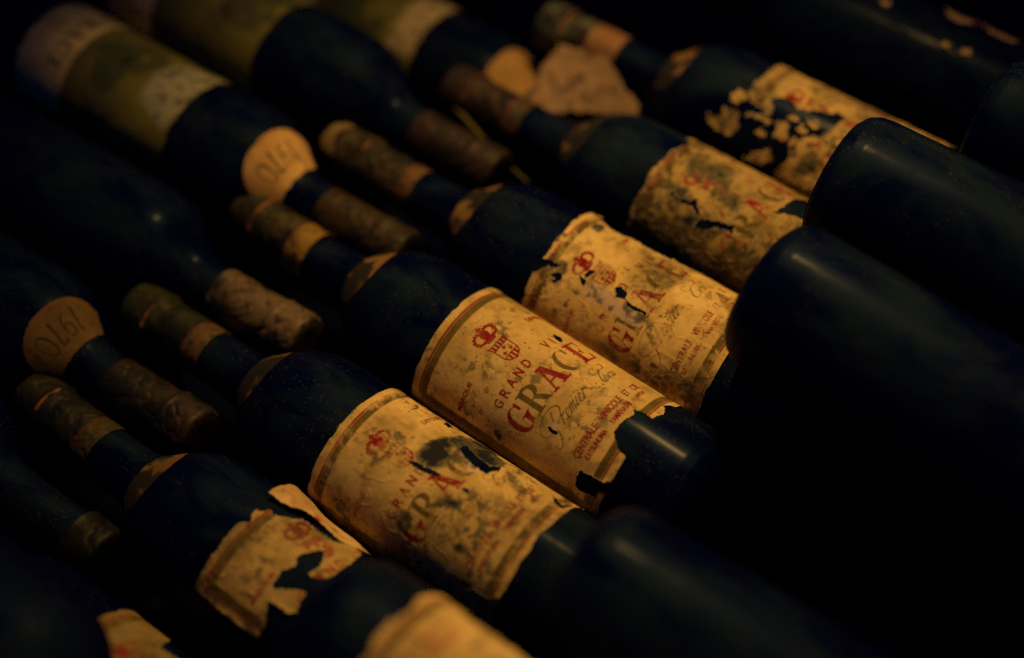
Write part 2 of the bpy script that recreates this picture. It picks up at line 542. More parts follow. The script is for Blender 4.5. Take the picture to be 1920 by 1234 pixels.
PROF_S = np.array([0, .8, 3, 15.5, 18.2, 19.2, 20.6, 24, 60, 70, 76, 82, 88, 94, 100, 106, 112, 118, 124, 292, 298, 302.5, 305])
PROF_R = np.array([12.4, 14.0, 14.6, 14.7, 15.1, 15.2, 14.2, 13.8, 14.2, 14.8, 16.2, 19.4, 24.2, 29.2, 33.0, 35.3, 36.6, 37.3, 37.5, 37.5, 36.8, 34.6, 31.0])


NECK_EXT = 0.0                # the red-label bottles have a slightly longer neck


def prof(s):
    """radius of the bottle s mm from its mouth (smoothed)"""
    s = np.asarray(s, float)
    e = NECK_EXT
    s = np.where(s < 62, s, np.where(s < 70 + e, 62 + (s - 62) * 8.0 / (8.0 + e), s - e))
    w = np.where((s > 64) & (s < 126), 1.0, 0.0)
    a = np.interp(s, PROF_S, PROF_R)
    b = (np.interp(s - 3, PROF_S, PROF_R) + np.interp(s + 3, PROF_S, PROF_R) + a * 2) / 4
    return a * (1 - w) + b * w


def local(s, th, r):
    """point in bottle space: the axis is +Y towards the mouth, origin under the middle of the bottle"""
    return np.stack([r * np.sin(th), 152.5 - s, R + r * np.cos(th)], -1)


def glass_mesh():
    e = NECK_EXT
    S = np.concatenate([[2.0], np.linspace(2.5, 58, 12), np.linspace(60, 128, 48), np.linspace(140, 290, 8), np.linspace(291, 305, 14), [305.2]])
    S = np.where(S < 62, S, np.where(S < 70, 62 + (S - 62) * (8 + e) / 8.0, S + e))
    rr = prof(S) - np.where(S < 60, .7, 0.0)
    S = np.concatenate([[2.0], S, np.array([304.6, 300, 292, 288]) + e]); rr = np.concatenate([[.5], rr, [29, 22, 12, .3]])
    n = 96
    th = np.arange(n) / n * 2 * math.pi
    V = np.concatenate([local(np.full(n, s), th, np.full(n, r)) for s, r in zip(S, rr)])
    F = []
    for i in range(len(S) - 1):
        a = i * n + np.arange(n); b = i * n + (np.arange(n) + 1) % n
        F.append(np.stack([a, b, b + n, a + n], -1))
    return mesh_np("glass_body", V, np.concatenate(F))


GLASS_MES = {}
for NECK_EXT in (0.0, 11.0):
    GLASS_MES[NECK_EXT] = glass_mesh()
    GLASS_MES[NECK_EXT].materials.append(GLASS)


def grid_sheet(name, parent, mat, X, T, keep, colour, lift, s0, rref, cyl=True):
    """sheet that follows the bottle. X arc mm (1d), T mm along the axis from s0 (1d), keep/lift 2d, colour 2d x3"""
    XX, TT = np.meshgrid(X, T)
    s = s0 + TT
    r = prof(s) + lift
    th = XX / rref
    V = local(s, th, r).reshape(-1, 3)
    ny, nx = XX.shape
    idx = np.arange(ny * nx).reshape(ny, nx)
    k = keep[:-1, :-1] & keep[1:, :-1] & keep[:-1, 1:] & keep[1:, 1:]
    F = np.stack([idx[:-1, :-1][k], idx[1:, :-1][k], idx[1:, 1:][k], idx[:-1, 1:][k]], -1)
    used = np.zeros(ny * nx, bool); used[F.ravel()] = True
    rem = np.cumsum(used) - 1
    me = mesh_np(name, V[used], rem[F], colour.reshape(-1, 3)[used])
    return link(name, me, parent, mat)


PAPER_C = np.array([.62, .445, .150])
RED_C = np.array([.25, .0012, .012])
OLV_C = np.array([.098, .070, .013])
SCR_C = np.array([.09, .065, .02])
DARK_C = np.array([.010, .014, .020])
CORE_C = np.array([.62, .47, .34])


def lerp(a, b, f):
    return a * (1 - f[..., None]) + b * f[..., None]


def paper_tone(XX, TT, seed, mottle):
    p = np.ones(XX.shape + (3,)) * PAPER_C
    v = fbm(XX, TT, 26, 4, seed)
    p *= (0.60 + .76 * v)[..., None]
    p *= (0.84 + .32 * fbm(XX, TT, 2.4, 4, seed + 3))[..., None]
    # brown foxing clouds
    f = sstep(.50, .78, fbm(XX, TT, 9, 5, seed + 7)) * .55 * mottle
    p = lerp(p, np.array([.25, .17, .06]), f)
    # grey-green mould freckles, clumped
    cl = sstep(.42, .70, fbm(XX, TT, 17, 3, seed + 13))
    sp = sstep(.53, .66, fbm(XX, TT, 3.0, 5, seed + 19))
    p = lerp(p, np.array([.085, .085, .060]), np.clip(cl * sp * 1.0 * mottle, 0, .92))
    sp2 = sstep(.70, .80, fbm(XX, TT, 1.3, 3, seed + 23)) * sstep(.38, .6, fbm(XX, TT, 12, 2, seed + 29))
    p = lerp(p, np.array([.07, .06, .04]), np.clip(sp2 * mottle, 0, .85))
    # pale rubbed areas
    pl = sstep(.54, .72, fbm(XX, TT, 13, 5, seed + 37)) * .55
    p = lerp(p, np.array([.74, .57, .23]), pl)
    return p


def make_label(parent, L0, res, seed, s_off=0., t0=0., ts=1., holes=(), keeps=None, stains=(), exposed=(),
               mottle=1., wear=.35, crease=.10, bubble=0., curl=.8, jag=.5, xr=None, tr=None, kind='red', ink=1.0, outline=True, grime=.12,
               tone=1.0, core=None, name="paper_label"):
    if xr is None:
        xr = (CX0 - 53.6 + s_off, CX0 + 53.6 + s_off)
    if tr is None:
        tr = (-3.0, 118.6 * ts + t0)
    X = np.arange(xr[0], xr[1] + res, res); T = np.arange(tr[0], tr[1] + res, res)
    XX, TT = np.meshgrid(X, T)
    cxx = XX - s_off; cyy = (TT - t0) / ts
    # ragged edges: wobble the coordinates in which the tears are cut
    jx = (fbm(XX, TT, 3.0, 4, seed + 3) - .5) * 2.6 * jag
    jy = (fbm(XX, TT, 3.0, 4, seed + 5) - .5) * 2.6 * jag
    jx0, jy0 = jx, jy
    jx = jx + (fbm(XX, TT, .9, 2, seed + 8) - .5) * 1.1 * min(1., jag + .3)
    jy = jy + (fbm(XX, TT, .9, 2, seed + 9) - .5) * 1.1 * min(1., jag + .3)
    wx, wy = XX + jx, TT + jy
    if kind == 'red':
        d = -rrect(cxx + jx0 * .28, cyy + jy0 * .28, CX0, 57.9, 53.0, 59.3, 1.5)
    else:
        d = -rrect(cxx + jx * .35, cyy + jy * .35, 0, 62, 52, 62, 2.0)
    # the rim is worn back here and there
    if not outline:
        d = np.full(XX.shape, 50.0)
    keep = d - np.clip(fbm(XX, TT, 11.0, 3, seed + 41) - .52, 0, 1) * 9.0 * jag > 0
    if keeps is not None:
        k2 = np.zeros_like(keep)
        for p in keeps:
            k2 |= inpoly(wx, wy, p)
        keep &= k2
    for p in holes:
        keep &= ~inpoly(wx, wy, p)
    col_ = paper_tone(XX, TT, seed, mottle) * tone
    rub = sstep(.40, .72, fbm(XX, TT, 5.0, 5, seed + 47))
    rub2 = sstep(.60, .72, fbm(XX, TT, 1.6, 3, seed + 53))
    inkf = np.clip(1 - wear * 1.5 * rub - wear * .9 * rub2, .06, 1) * ink
    if kind == 'red':
        col_ = lerp(col_, OLV_C, np.clip(RED.get('olv', cxx, cyy) * inkf * .95, 0, 1))
        col_ = lerp(col_, SCR_C, np.clip(RED.get('scr', cxx, cyy) * inkf, 0, 1))
        col_ = lerp(col_, RED_C, np.clip(RED.get('red', cxx, cyy) * inkf, 0, 1))
    else:
        g = sstep(-.4, .4, 85 - cyy + jx * .2)
        green = np.array([.20, .19, .035]) * (0.7 + .6 * fbm(XX, TT, 15, 4, seed + 2))[..., None]
        col_ = col_ * np.array([1.5, 1.62, 1.2]) * (1 - g[..., None]) + green * g[..., None]
        fade = sstep(.46, .66, fbm(XX, TT, 20, 4, seed + 4)) * g * .75
        col_ = lerp(col_, np.array([.035, .06, .03]), fade)
        col_ = lerp(col_, np.array([.012, .014, .018]), np.clip(GRN.get('blk', cxx, cyy) * inkf, 0, 1))
    gr = sstep(.46, .70, fbm(XX, TT, 24, 6, seed + 91)) * (.55 + .45 * sstep(.4, .6, fbm(XX, TT, 2.2, 3, seed + 93)))
    col_ = lerp(col_, np.array([.060, .046, .020]), np.clip(gr * grime * 1.5, 0, .93))
    for p in exposed:
        mk = boxblur(inpoly(wx, wy, p), .5 / res, 1)
        core = np.ones(XX.shape + (3,)) * (CORE_C if core is None else np.array(core)) * (.80 + .35 * fbm(XX, TT, 4, 4, seed + 61))[..., None]
        core = lerp(core, np.array([.10, .095, .075]), sstep(.52, .70, fbm(XX, TT, 3.5, 4, seed + 63)) * .8)
        col_ = col_ * (1 - mk[..., None]) + core * mk[..., None]
    for p, soft, amt in stains:
        mk = boxblur(inpoly(wx, wy, p), soft / res, 2)
        n1_ = fbm(XX, TT, 7.0, 5, seed + 67); n2_ = fbm(XX, TT, 1.5, 3, seed + 68)
        v_ = mk * 1.05 * amt + (n1_ - .5) * 1.5 + (n2_ - .5) * .55
        f1 = sstep(.32, .85, v_) * sstep(.0, .35, mk)
        f2 = sstep(.80, 1.15, v_) * sstep(.1, .5, mk)
        col_ = lerp(col_, np.array([.085, .085, .050]), np.clip(f1 * .88, 0, 1))
        col_ = lerp(col_, DARK_C, np.clip(f2, 0, .97))
    # torn fibres show paler just inside each tear
    near = boxblur(keep, .8 / res, 2)
    fib = (1 - sstep(.52, .97, near)) * .85
    inside = d > 1.0
    col_ = lerp(col_, np.array([.58, .46, .27]), fib * inside * sstep(.36, .56, fbm(XX, TT, 2.6, 3, seed + 71)))
    # relief
    prox = 1 - boxblur(keep, 2.6 / res, 2)
    lift = .28 + crease * 1.6 * (fbm(XX, TT, 9, 4, seed + 73) - .5)
    ridg = np.abs(fbm(XX, TT * .7, 11, 3, seed + 79) - .5) * 2
    lift = lift + crease * 1.3 * (1 - sstep(0, .10, ridg))
    if bubble:
        lift = lift + bubble * sstep(.45, .75, fbm(XX, TT, 7.5, 3, seed + 83))
    lift = lift + curl * np.clip(prox, 0, .8) ** 2 * 3.0 * sstep(.35, .75, fbm(XX, TT, 8, 2, seed + 89))
    lift = np.maximum(lift, .10)
    o = grid_sheet(name, parent, PAPER, X, T, keep, col_, lift, L0, R)
    return o


def make_scraps(parent, L0, res, seed, polys, pad=4.0, **kw):
    """what is left of a label that came apart: each scrap its own piece"""
    for p in polys:
        xs = [q[0] for q in p]; ys = [q[1] for q in p]
        make_label(parent, L0, res, seed, keeps=[p], xr=(min(xs) - pad, max(xs) + pad), tr=(min(ys) - pad, max(ys) + pad), name="label_scrap", **kw)


def make_collar(parent, seed, half=27.0, s0=79.5, s1=103., tone=1.0, digits=True, dirt=0.0, res=.55):
    """vintage label pasted on the shoulder, arched at the top, following the neck at its foot"""
    s0 += NECK_EXT; s1 += NECK_EXT
    rref = 27.0
    X = np.arange(-half, half + res, res); T = np.arange(0, s1 - s0 + res, res)
    XX, TT = np.meshgrid(X, T)
    j = (fbm(XX, TT, 3, 3, seed) - .5) * 1.2
    H = s1 - s0
    keep = (np.abs(XX + j) < half - .4) & (TT + j * .6 < H * (1 - .50 * (np.abs(XX) / half) ** 2.6)) & (TT + j > .6 + 1.2 * (XX / half) ** 2)
    c = paper_tone(XX, TT, seed + 5, .45) * tone * np.array([1.0, .86, .80])
    edge = H * (1 - .50 * (np.abs(XX) / half) ** 2.6) - TT
    c = lerp(c, np.array([.20, .06, .05]), ((edge > 1.2) & (edge < 2.0)) * .55)
    if digits:
        # read with the mouth of the bottle up
        c = lerp(c, np.array([.022, .024, .014]), np.clip(DIG.get('blk', XX, (TT - H * .48) / 1.15) * (.85 + .2 * fbm(XX, TT, 2, 2, seed)), 0, .97))
    if dirt:
        dk = sstep(.62 - .42 * dirt, .74 - .36 * dirt, fbm(XX, TT, 9, 5, seed + 21) + .10 * (-XX / half))
        c = lerp(c, np.array([.007, .011, .016]), dk * .93)
    lift = .25 + .25 * (fbm(XX, TT, 8, 3, seed + 9) - .5)
    return grid_sheet("vintage_label", parent, PAPER, X, T, keep, c, np.maximum(lift, .12), s0, rref)


def make_capsule(parent, seed, style):
    """style: dict(base, pale, cover, band, tear)"""
    res = .7
    half = math.pi * 14.3
    X = np.linspace(-half, half, int(2 * half / res)); s = np.concatenate([np.linspace(0, 4, 8)[:-1], np.arange(4, 17, res), np.arange(17, 21.2, .3), np.arange(21.2, style.get('length', 60.) + res, res)])
    XX, TT = np.meshgrid(X, s)
    wrap = np.stack([np.cos(XX / 14.3), np.sin(XX / 14.3)], 0) * 14.3
    n = lambda sc, o, sd: .5 * (fbm(wrap[0] + TT * .61, wrap[1] + TT * .79, sc, o, sd) + fbm(wrap[1] - TT * .83, wrap[0] + TT * .55, sc, o, sd + 1))
    base = np.array(style.get('base', (.050, .046, .030)))
    pale = np.array(style.get('pale', (.15, .105, .045)))
    c = np.ones(XX.shape + (3,)) * base * (.6 + .8 * n(9, 4, seed))[..., None]
    cover = style.get('cover', .5)
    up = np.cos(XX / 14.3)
    f = sstep(.56 - .22 * cover, .66 - .18 * cover, n(13, 5, seed + 3) + .13 * up - .05)  # pale cover kept to the top; the dark underside is painted shade
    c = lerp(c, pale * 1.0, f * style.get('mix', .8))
    g = sstep(.56, .64, n(3.0, 4, seed + 11))
    c = lerp(c, base * .35, g * .75)
    grime = sstep(.47, .60, n(17, 5, seed + 15) - .05 * up)  # grime patches, made denser underneath as shade put into the colour
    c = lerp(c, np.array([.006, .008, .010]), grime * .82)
    if style.get('text', True):
        c = lerp(c, base * .25, np.clip(CAPTXT.get('blk', XX, TT) * .8, 0, .9))
    if style.get('copper_glint', True):  # worn copper bead; the highlight on its upper side is painted in
        rg = np.exp(-((TT - 18.6) / .8) ** 2)
        c = lerp(c, np.array([.36, .14, .045]), np.clip(rg * (.02 + .95 * sstep(.46, .58, n(8, 3, seed + 17) + .05 * up)), 0, .95))
    if 'band' in style:
        b0, b1, bc = style['band']
        bm = sstep(b0 - .3, b0 + .3, TT) * (1 - sstep(b1 - .3, b1 + .3, TT))
        bcol = np.ones(XX.shape + (3,)) * np.array(bc) * (.75 + .5 * n(5, 4, seed + 21))[..., None]
        bcol = lerp(bcol, np.array([.03, .035, .025]), sstep(.53, .60, n(3.2, 4, seed + 25)) * style.get('bandwear', .8))
        c = lerp(c, np.zeros(3), bm * 1.0) + bcol * bm[..., None]
        ln = ((TT > b0 - 1.0) & (TT < b0)).astype(float) * .8
        c = lerp(c, np.array([.10, .025, .02]), ln)
    L = style.get('length', 60.)
    jj = (fbm(XX, TT, 4, 3, seed + 31) - .5) * 2.0
    keep = (TT + jj * style.get('ragged', .3) < L - .6)
    for p in style.get('holes', ()):
        keep &= ~inpoly(XX + jj * .6, TT + jj * .6, p)
    lift = .55 + 1.1 * (n(7, 4, seed + 41) - .5) - .5 * (1 - sstep(0, .05, np.abs(n(12, 3, seed + 45) - .5))) + .25 * np.exp(-((TT - 18.6) / 1.0) ** 2)
    o = grid_sheet("capsule", parent, FOIL, X, s, keep, c, np.maximum(lift, .1), 0.0, 14.3)
    # top disc of the capsule
    nn = 40
    th = np.arange(nn) / nn * 2 * math.pi
    rings = [(0.15, 12.6), (-.25, 11.2), (-.35, 8.0), (-.2, 4.0), (-.2, .2)]
    V = np.concatenate([local(np.full(nn, a), th, np.full(nn, b)) for a, b in rings])
    F = np.concatenate([np.stack([i * nn + np.arange(nn), i * nn + (np.arange(nn) + 1) % nn, (i + 1) * nn + (np.arange(nn) + 1) % nn, (i + 1) * nn + np.arange(nn)], -1) for i in range(len(rings) - 1)])
    cc = np.ones((len(V), 3)) * (base * .5 + pale * .5) * (.6 + .8 * fbm(V[:, 0], V[:, 2], 6, 3, seed))[:, None]
    link("capsule_top", mesh_np("capsule_top", V, F, cc), o, FOIL)
    return o


def bottle(x, y, yaw, z, direction, label, group):
    """x, y, z: the mouth of the bottle in mm. direction +1: mouth towards +Y, -1: towards -Y"""
    global NECK_EXT
    NECK_EXT = 11.0 if direction > 0 else 0.0
    a = yaw + (math.pi if direction < 0 else 0.0)
    d = np.array([-math.sin(a), math.cos(a), 0.0])
    o = bpy.data.objects.new("wine_bottle", None)
    col.objects.link(o)
    o.empty_display_size = .05
    p = np.array([x, y, z - R]) - d * 152.5
    o.location = Vector(p) * MM
    o.rotation_euler = (0, 0, a)
    o['label'] = label; o['category'] = "bottle"; o['group'] = group
    link("glass_body", GLASS_MES[NECK_EXT], o)
    return o


# ------------------------------------------------------------------ setting
def slab(name, x0, x1, y0, y1, z0, z1, bev=2.0):
    V = []; F = []
    for z, i in ((z0, 0), (z1 - bev, 0), (z1, bev)):
        V += [(x0 + i, y0 + i, z), (x1 - i, y0 + i, z), (x1 - i, y1 - i, z), (x0 + i, y1 - i, z)]
    for k in (0, 4):
        for a in range(4):
            b = (a + 1) % 4
            F.append((k + a, k + b, k + 4 + b, k + 4 + a))
    F += [(8, 9, 10, 11), (3, 2, 1, 0)]
    o = link(name, mesh_np(name, V, F, smooth=False), None, WOOD)
    o['kind'] = 'structure'
    return o


slab("shelf_floor", -1500, 1500, -1500, 1500, -70, -43)
slab("shelf_board", -520, 520, -430, -165, -43 + .5, -.3)
slab("shelf_board", -520, 140, 60, 420, -43 + .5, -.3)
slab("shelf_board", 232, 520, 60, 420, -43 + .5, -.3)

GA = "bottles with red-lettered labels, necks to the upper left"
GB = "bottles behind, necks to the lower right"
GC = "dark bottles lying on top in the foreground"
CAP_A = dict(base=(.022, .023, .013), pale=(.062, .050, .018), cover=.35, band=(45.0, 60.0, (.42, .27, .075)))

# ------------------------------------------------------------------ front row, necks to the upper left
# A3, the sharp one in the middle
b = bottle(0, 0, -.033, R, 1, "wine bottle in sharp focus, clean cream label fully legible, torn only at its lower end", GA)
make_capsule(b, 11, dict(CAP_A, bandwear=.8, band=(45., 60., (.25, .155, .026))))
make_collar(b, 12, tone=.34, s1=99, dirt=.62, digits=False)
TEAR3 = [(-14.8, 123), (-14.8, 117), (-14.1, 113.5), (-12.7, 110.6), (-10.6, 107.3), (-7.6, 105.2), (-3.2, 105.0), (.1, 105.6), (4.6, 107.3), (6.5, 106.5),
         (7.7, 105.0), (8.7, 109.9), (9.2, 113.2), (8.8, 115.3), (11.7, 115.7), (15.9, 117.2), (19.5, 115.6), (21.5, 113.6), (27.8, 115.9), (29.4, 117.8), (36, 117.4), (36, 123)]
TEAR3B = [(-32.7, 100.9), (-36.9, 100.6), (-41.1, 101.9), (-42.2, 104.2), (-41.2, 109), (-40.6, 113.2), (-36.3, 114.3), (-35.0, 116.2), (-34, 120), (-28, 120), (-29.2, 117.2), (-31.7, 111.5), (-32.0, 106.1)]
make_label(b, 162.9, .28, 21, jag=.42, mottle=.70, wear=.07, crease=.05, curl=.9,
           holes=[TEAR3, TEAR3B,
                  [(22.6, 45.1), (23.8, 45.2), (25.1, 47.9), (23.9, 50.9), (21.5, 51.5), (20.9, 49.9), (20.7, 48.3), (21.1, 46.6)],
                  [(-23.5, 76.1), (-22.9, 77.5), (-23.3, 79.4), (-23.3, 81.5), (-24.5, 81.9), (-24.8, 80.0), (-24.4, 77.7)]],
           exposed=[[(-22.2, 77.1), (-20.1, 77.4), (-18.6, 79.8), (-20.1, 81.5), (-21.8, 81.9), (-23.3, 79.4)]],
           stains=[([(-41.2, 50.3), (-39.3, 53.2), (-40.6, 56.5), (-43.2, 57.0), (-46.4, 55.5), (-44.7, 52.7)], 1.2, 1.0),
                   ([(-50, 92), (-40, 96), (-40, 104), (-52, 104)], 2.5, .6),
                   ([(28, 27), (31, 27.5), (32.5, 30.5), (30, 30)], .6, .9),
                   ([(0.5, 75.4), (1.6, 75.6), (2.6, 78.2), (1.5, 77.6)], .4, .9)])

# A2
b = bottle(-83.8, .95, -.003, R, 1, "wine bottle with a blackish-green mould stain and long tears across its cream label", GA)
make_capsule(b, 31, dict(CAP_A, base=(.009, .012, .006), pale=(.026, .030, .011), cover=.65, bandwear=1.0, band=(47., 60., (.11, .066, .02))))
make_collar(b, 32, tone=.24, s1=96, dirt=.95, digits=False)
lab2 = make_label(b, 159.3, .33, 41, t0=1.5, ts=.96, jag=.45, grime=.40, mottle=.85, wear=.36, crease=.10, curl=.9,
           holes=[[(-2.1, 40.4), (-.7, 43.6), (-.3, 48.9), (.6, 53.6), (.4, 56.9), (-1.6, 55.3), (-2.0, 51.8), (-2.8, 47.7), (-3.2, 42.9)],
                  [(20.1, 53.2), (24.5, 54.1), (22.3, 59.5), (22.2, 64.3), (20.9, 70.7), (26.1, 73.5), (22.4, 75.1), (15.3, 72.4), (15.1, 69.0), (15.7, 64.3), (16.5, 59.0)],
                  [(.9, 69.6), (2.0, 71.1), (1.6, 73.6), (.5, 73.0)],
                  [(32.3, 35.1), (37.5, 34.2), (35.1, 38.8), (31.1, 38.6)],
                  [(29.7, 102.5), (30.6, 103.9), (27.8, 106.7), (27.4, 109.7), (34.8, 111.0), (31.4, 111.9), (24.8, 111.2), (24.3, 108.7), (26.3, 105.5)]],
           stains=[([(2.9, 38.3), (10, 39.6), (20.5, 42.6), (33.4, 46.2), (43.8, 53.1), (43.8, 61.4), (34.7, 73.3), (19.7, 74.6), (14.7, 70.5), (10.9, 65.6), (7.9, 58.7), (1.8, 51.1), (-1, 43.8)], 2.2, .95),
                   ([(20, 50), (30, 50), (36, 62), (30, 74), (20, 74), (14, 66)], 2.0, 1.0),
                   ([(4.5, 18.4), (9.5, 25.5), (7.6, 32), (2.4, 35), (1.9, 27.2), (2.9, 21.4)], 1.4, .8),
                   ([(-26.3, 49.3), (-21.9, 53), (-22.3, 58), (-25.8, 59.3), (-32.8, 59.6), (-33.3, 54.3), (-30.5, 50.7)], 1.2, 1.0),
                   ([(-9.3, 60.0), (-4.9, 65.3), (-2.8, 74.9), (-9.9, 73.1), (-13.6, 65.2)], 1.6, .85),
                   ([(-22.4, 81.7), (-18.8, 87.3), (-23.1, 90.2), (-26.1, 84.9)], 1.2, .9),
                   ([(24.6, 75.1), (27.5, 84.2), (21.8, 97.6), (19.4, 103.4), (15, 100.8), (16.9, 89.6), (19.5, 80.7)], 2.0, .7),
                   ([(-29.9, 92.1), (-27.2, 96.3), (-31.2, 98.3), (-33.2, 94.3)], 1.0, .9)],
           exposed=[[(17.0, 54.0), (20.0, 60.0), (19.5, 70), (15.3, 72.4), (10.5, 66), (13, 60)]])

# A4
b = bottle(67.9, -18.0, -.009, R, 1, "wine bottle whose cream label has a pale peeled strip below the red crest", GA)
cap4 = make_capsule(b, 51, dict(CAP_A, base=(.035, .030, .018), cover=.45, bandwear=.85, band=(50., 60., (.13, .075, .026))))
make_collar(b, 52, tone=.34, s1=98, dirt=.6, digits=False)
make_label(b, 158.2, .36, 61, s_off=-6.2, t0=1.0, ts=.945, jag=.8, grime=.50, tone=1.08, mottle=1.15, wear=.40, crease=.12, curl=.8,
           holes=[[(-22.9, 9.5), (-20.1, 11.4), (-19.4, 14.6), (-22.4, 15.4), (-25.8, 12.7), (-25.4, 11), (-22.9, 13.1)],
                  [(-15.6, 24), (-16.6, 27.2), (-19.5, 28.7), (-19, 26.5)],
                  [(-12.4, 43.1), (-9.4, 45.6), (-11.7, 50.3), (-14.6, 50.8), (-15.5, 46.9)],
                  [(-14.3, 50.6), (-15, 54.2), (-15.6, 61.5), (-14.6, 65), (-16.2, 64.7), (-16.8, 59.5), (-16.6, 53.9)],
                  [(-14.1, 25.5), (-10.5, 26.6), (-9.8, 29), (-12.3, 28.5), (-14.5, 27.2)],
                  [(-25.5, -4), (-19.5, -1.6), (-16.6, 4.1), (-16.1, 10.7), (-17.9, 10), (-19.4, 5.2), (-24.9, 1.2)],
                  [(29.4, 7.0), (36.6, 4.3), (60, 0), (60, 70), (34, 66), (30, 58), (25.8, 50), (24.2, 29.4), (23.2, 15.8)]],
           exposed=[[(-18.6, 28.5), (-15.2, 33.3), (-15.4, 42.7), (-17.4, 48.8), (-16, 54.9), (-15.2, 64.7), (-24.1, 65.4), (-24.1, 57.1), (-23.9, 47.9), (-23.3, 44.1), (-23.3, 37), (-22.9, 30.4)]],
           stains=[([(-20, 50), (-15, 52), (-15, 65), (-24.5, 66), (-24, 54)], 1.5, .55),
                   ([(11.7, 8.5), (19.3, 8.6), (25.8, 13.3), (17.6, 16.5), (10.7, 13.8)], 1.2, .8),
                   ([(-28, 2), (-16, 4), (-12, 14), (-18, 18), (-27, 16)], 1.6, .7),
                   ([(-24, 24), (-12, 20), (-8, 30), (-16, 34), (-25, 30)], 1.5, .65),
                   ([(-30, 68), (-18, 66), (-12, 80), (-20, 92), (-32, 84)], 3.0, .30),
                   ([(-40, 88), (-30, 92), (-32, 108), (-44, 104)], 2.5, .7)])

# A5
b = bottle(145.1, -37.2, -.010, R, 1, "wine bottle with a bubbled wrinkled label, mostly lost lettering and a wedge torn out", GA)
make_capsule(b, 71, dict(CAP_A, base=(.03, .02, .014), pale=(.06, .032, .013), cover=.5, band=(48., 60., (.07, .042, .016))))
make_collar(b, 72, tone=.30, s1=98, dirt=.7, digits=False)
make_label(b, 154.4, .45, 81, s_off=0., t0=0., ts=.97, jag=1.0, grime=.75, mottle=1.6, wear=.58, crease=.17, bubble=.35, curl=.7, tone=.70,
           holes=[[(-1.1, 67.8), (1.8, 69.6), (7, 70.5), (15.8, 71.5), (24, 77.2), (22, 95), (6, 92), (3.3, 80.5), (2, 74.3)],
                  [(-18.9, 15.3), (-18.5, 20.8), (-18, 26.3), (-13.8, 29.5), (-17.9, 31.2), (-21.5, 35), (-21.4, 32.1), (-19.2, 28.7), (-20, 22.6)],
                  [(-28.8, 35.9), (-22.9, 37.5), (-20.3, 44.1), (-19.6, 48.6), (-18.3, 55.5), (-21.3, 56.9), (-21.9, 51.6), (-24.2, 45.6), (-27.5, 40.1)],
                  [(24, -6), (20.8, 4.5), (11.5, 2.0), (1.9, -.3), (-6, -2.2), (-7, -6)]],
           stains=[([(-27, 25.8), (-20.9, 33.1), (-22.6, 40.6), (-28.8, 37.5), (-31.6, 29.1)], 2.0, .9),
                   ([(-24, 12), (-14, 10), (-10, 22), (-20, 26)], 1.8, .8),
                   ([(-8, 24), (2, 22), (6, 36), (-2, 44), (-10, 36)], 2.5, .45),
                   ([(-30, 40), (-18, 44), (-18, 56), (-30, 54)], 2.0, .7),
                   ([(-6, 14), (10, 14), (12, 34), (-2, 44)], 3.0, .95),
                   ([(-14, 40), (0, 40), (0, 52), (-14, 56)], 2.5, .5)])

# A6
b = bottle(222.8, -51.4, -.007, R, 1, "wine bottle with a pale-topped capsule and a label ragged into scraps over dark glass", GA)
make_capsule(b, 91, dict(base=(.028, .022, .014), pale=(.13, .16, .10), cover=.55, text=False, copper_glint=True, band=(37., 60., (.30, .16, .065)), bandwear=.1))
make_collar(b, 92, tone=.35, digits=False, s1=98, dirt=.6)
K6 = [[(-11.5, -.4), (-5.4, -1.7), (5.8, -.1), (30.5, -1.7), (52, -2), (52, 110), (-40, 110), (-63.1, 60), (-63.1, 35.9), (-44.1, 33.4), (-34.7, 37.6), (-25.3, 34.4), (-19.7, 40.9), (-15.3, 48), (-6.8, 51.7), (1.4, 53.4),
       (2.8, 46.9), (-.6, 46.5), (-2.9, 38.9), (-6.9, 29.1), (-3.8, 21.5), (-5.2, 15.7), (-9.6, 11.8), (-14.4, 18.1), (-16.3, 9.3), (-15.9, 3.2)],
      [(-14.8, -10.2), (-11.8, -7.8), (-11.9, -1), (-14.9, 1.7), (-17.5, -1.7), (-21.7, -1.7), (-20.1, -6.9)],
      [(-31.1, -18.3), (-29.9, -15.9), (-32.2, -12.2), (-27.4, -8.7), (-23.6, -10.8), (-24.2, -5.4), (-23.9, .4), (-33.1, 4.4), (-37.7, -.2), (-37.4, -8.1), (-35.1, -15.1)],
      [(-21.7, 3.3), (-19.2, 6.9), (-18.9, 14.2), (-19.6, 21.2), (-22.1, 19.4), (-22.1, 11.1), (-23.6, 6.1)],
      [(-19.3, 21.9), (-16.4, 25.9), (-19.3, 30.1), (-25.3, 32.7), (-28.4, 29.5), (-27.1, 23.9)],
      [(-16.4, 32.5), (-13.9, 35.8), (-16.5, 40.6), (-19.7, 39.3), (-19, 34)],
      [(-44.3, 11.6), (-32.8, 26.8), (-38, 30.9), (-45.6, 22.2)],
      [(-17.6, 10.5), (-15.4, 14), (-16.4, 19.5), (-18.4, 16)],
      [(-13.4, 24.5), (-10.8, 29), (-12.6, 34), (-15.4, 30)],
      [(-11.6, 36), (-8.4, 41), (-10.8, 46), (-13.8, 43)],
      [(-29.4, 12.5), (-26.0, 16), (-27.2, 21), (-30.4, 18)],
      [(-24.6, 33.0), (-22.0, 36), (-24.2, 39), (-27.4, 37)]]
make_label(b, 152.8, .45, 101, s_off=1.0, t0=2.0, ts=.98, tr=(-21, 112), keeps=K6[:1], jag=1.1, mottle=1.2, wear=.25, crease=.22, bubble=.4, curl=1.8, outline=False, tone=1.0, grime=.40,
           stains=[([(10, 16), (16, 30), (20, 55), (14, 56), (8, 34)], 2.2, .55), ([(-40, 40), (-24, 44), (-26, 54), (-42, 54)], 2.0, .7)])
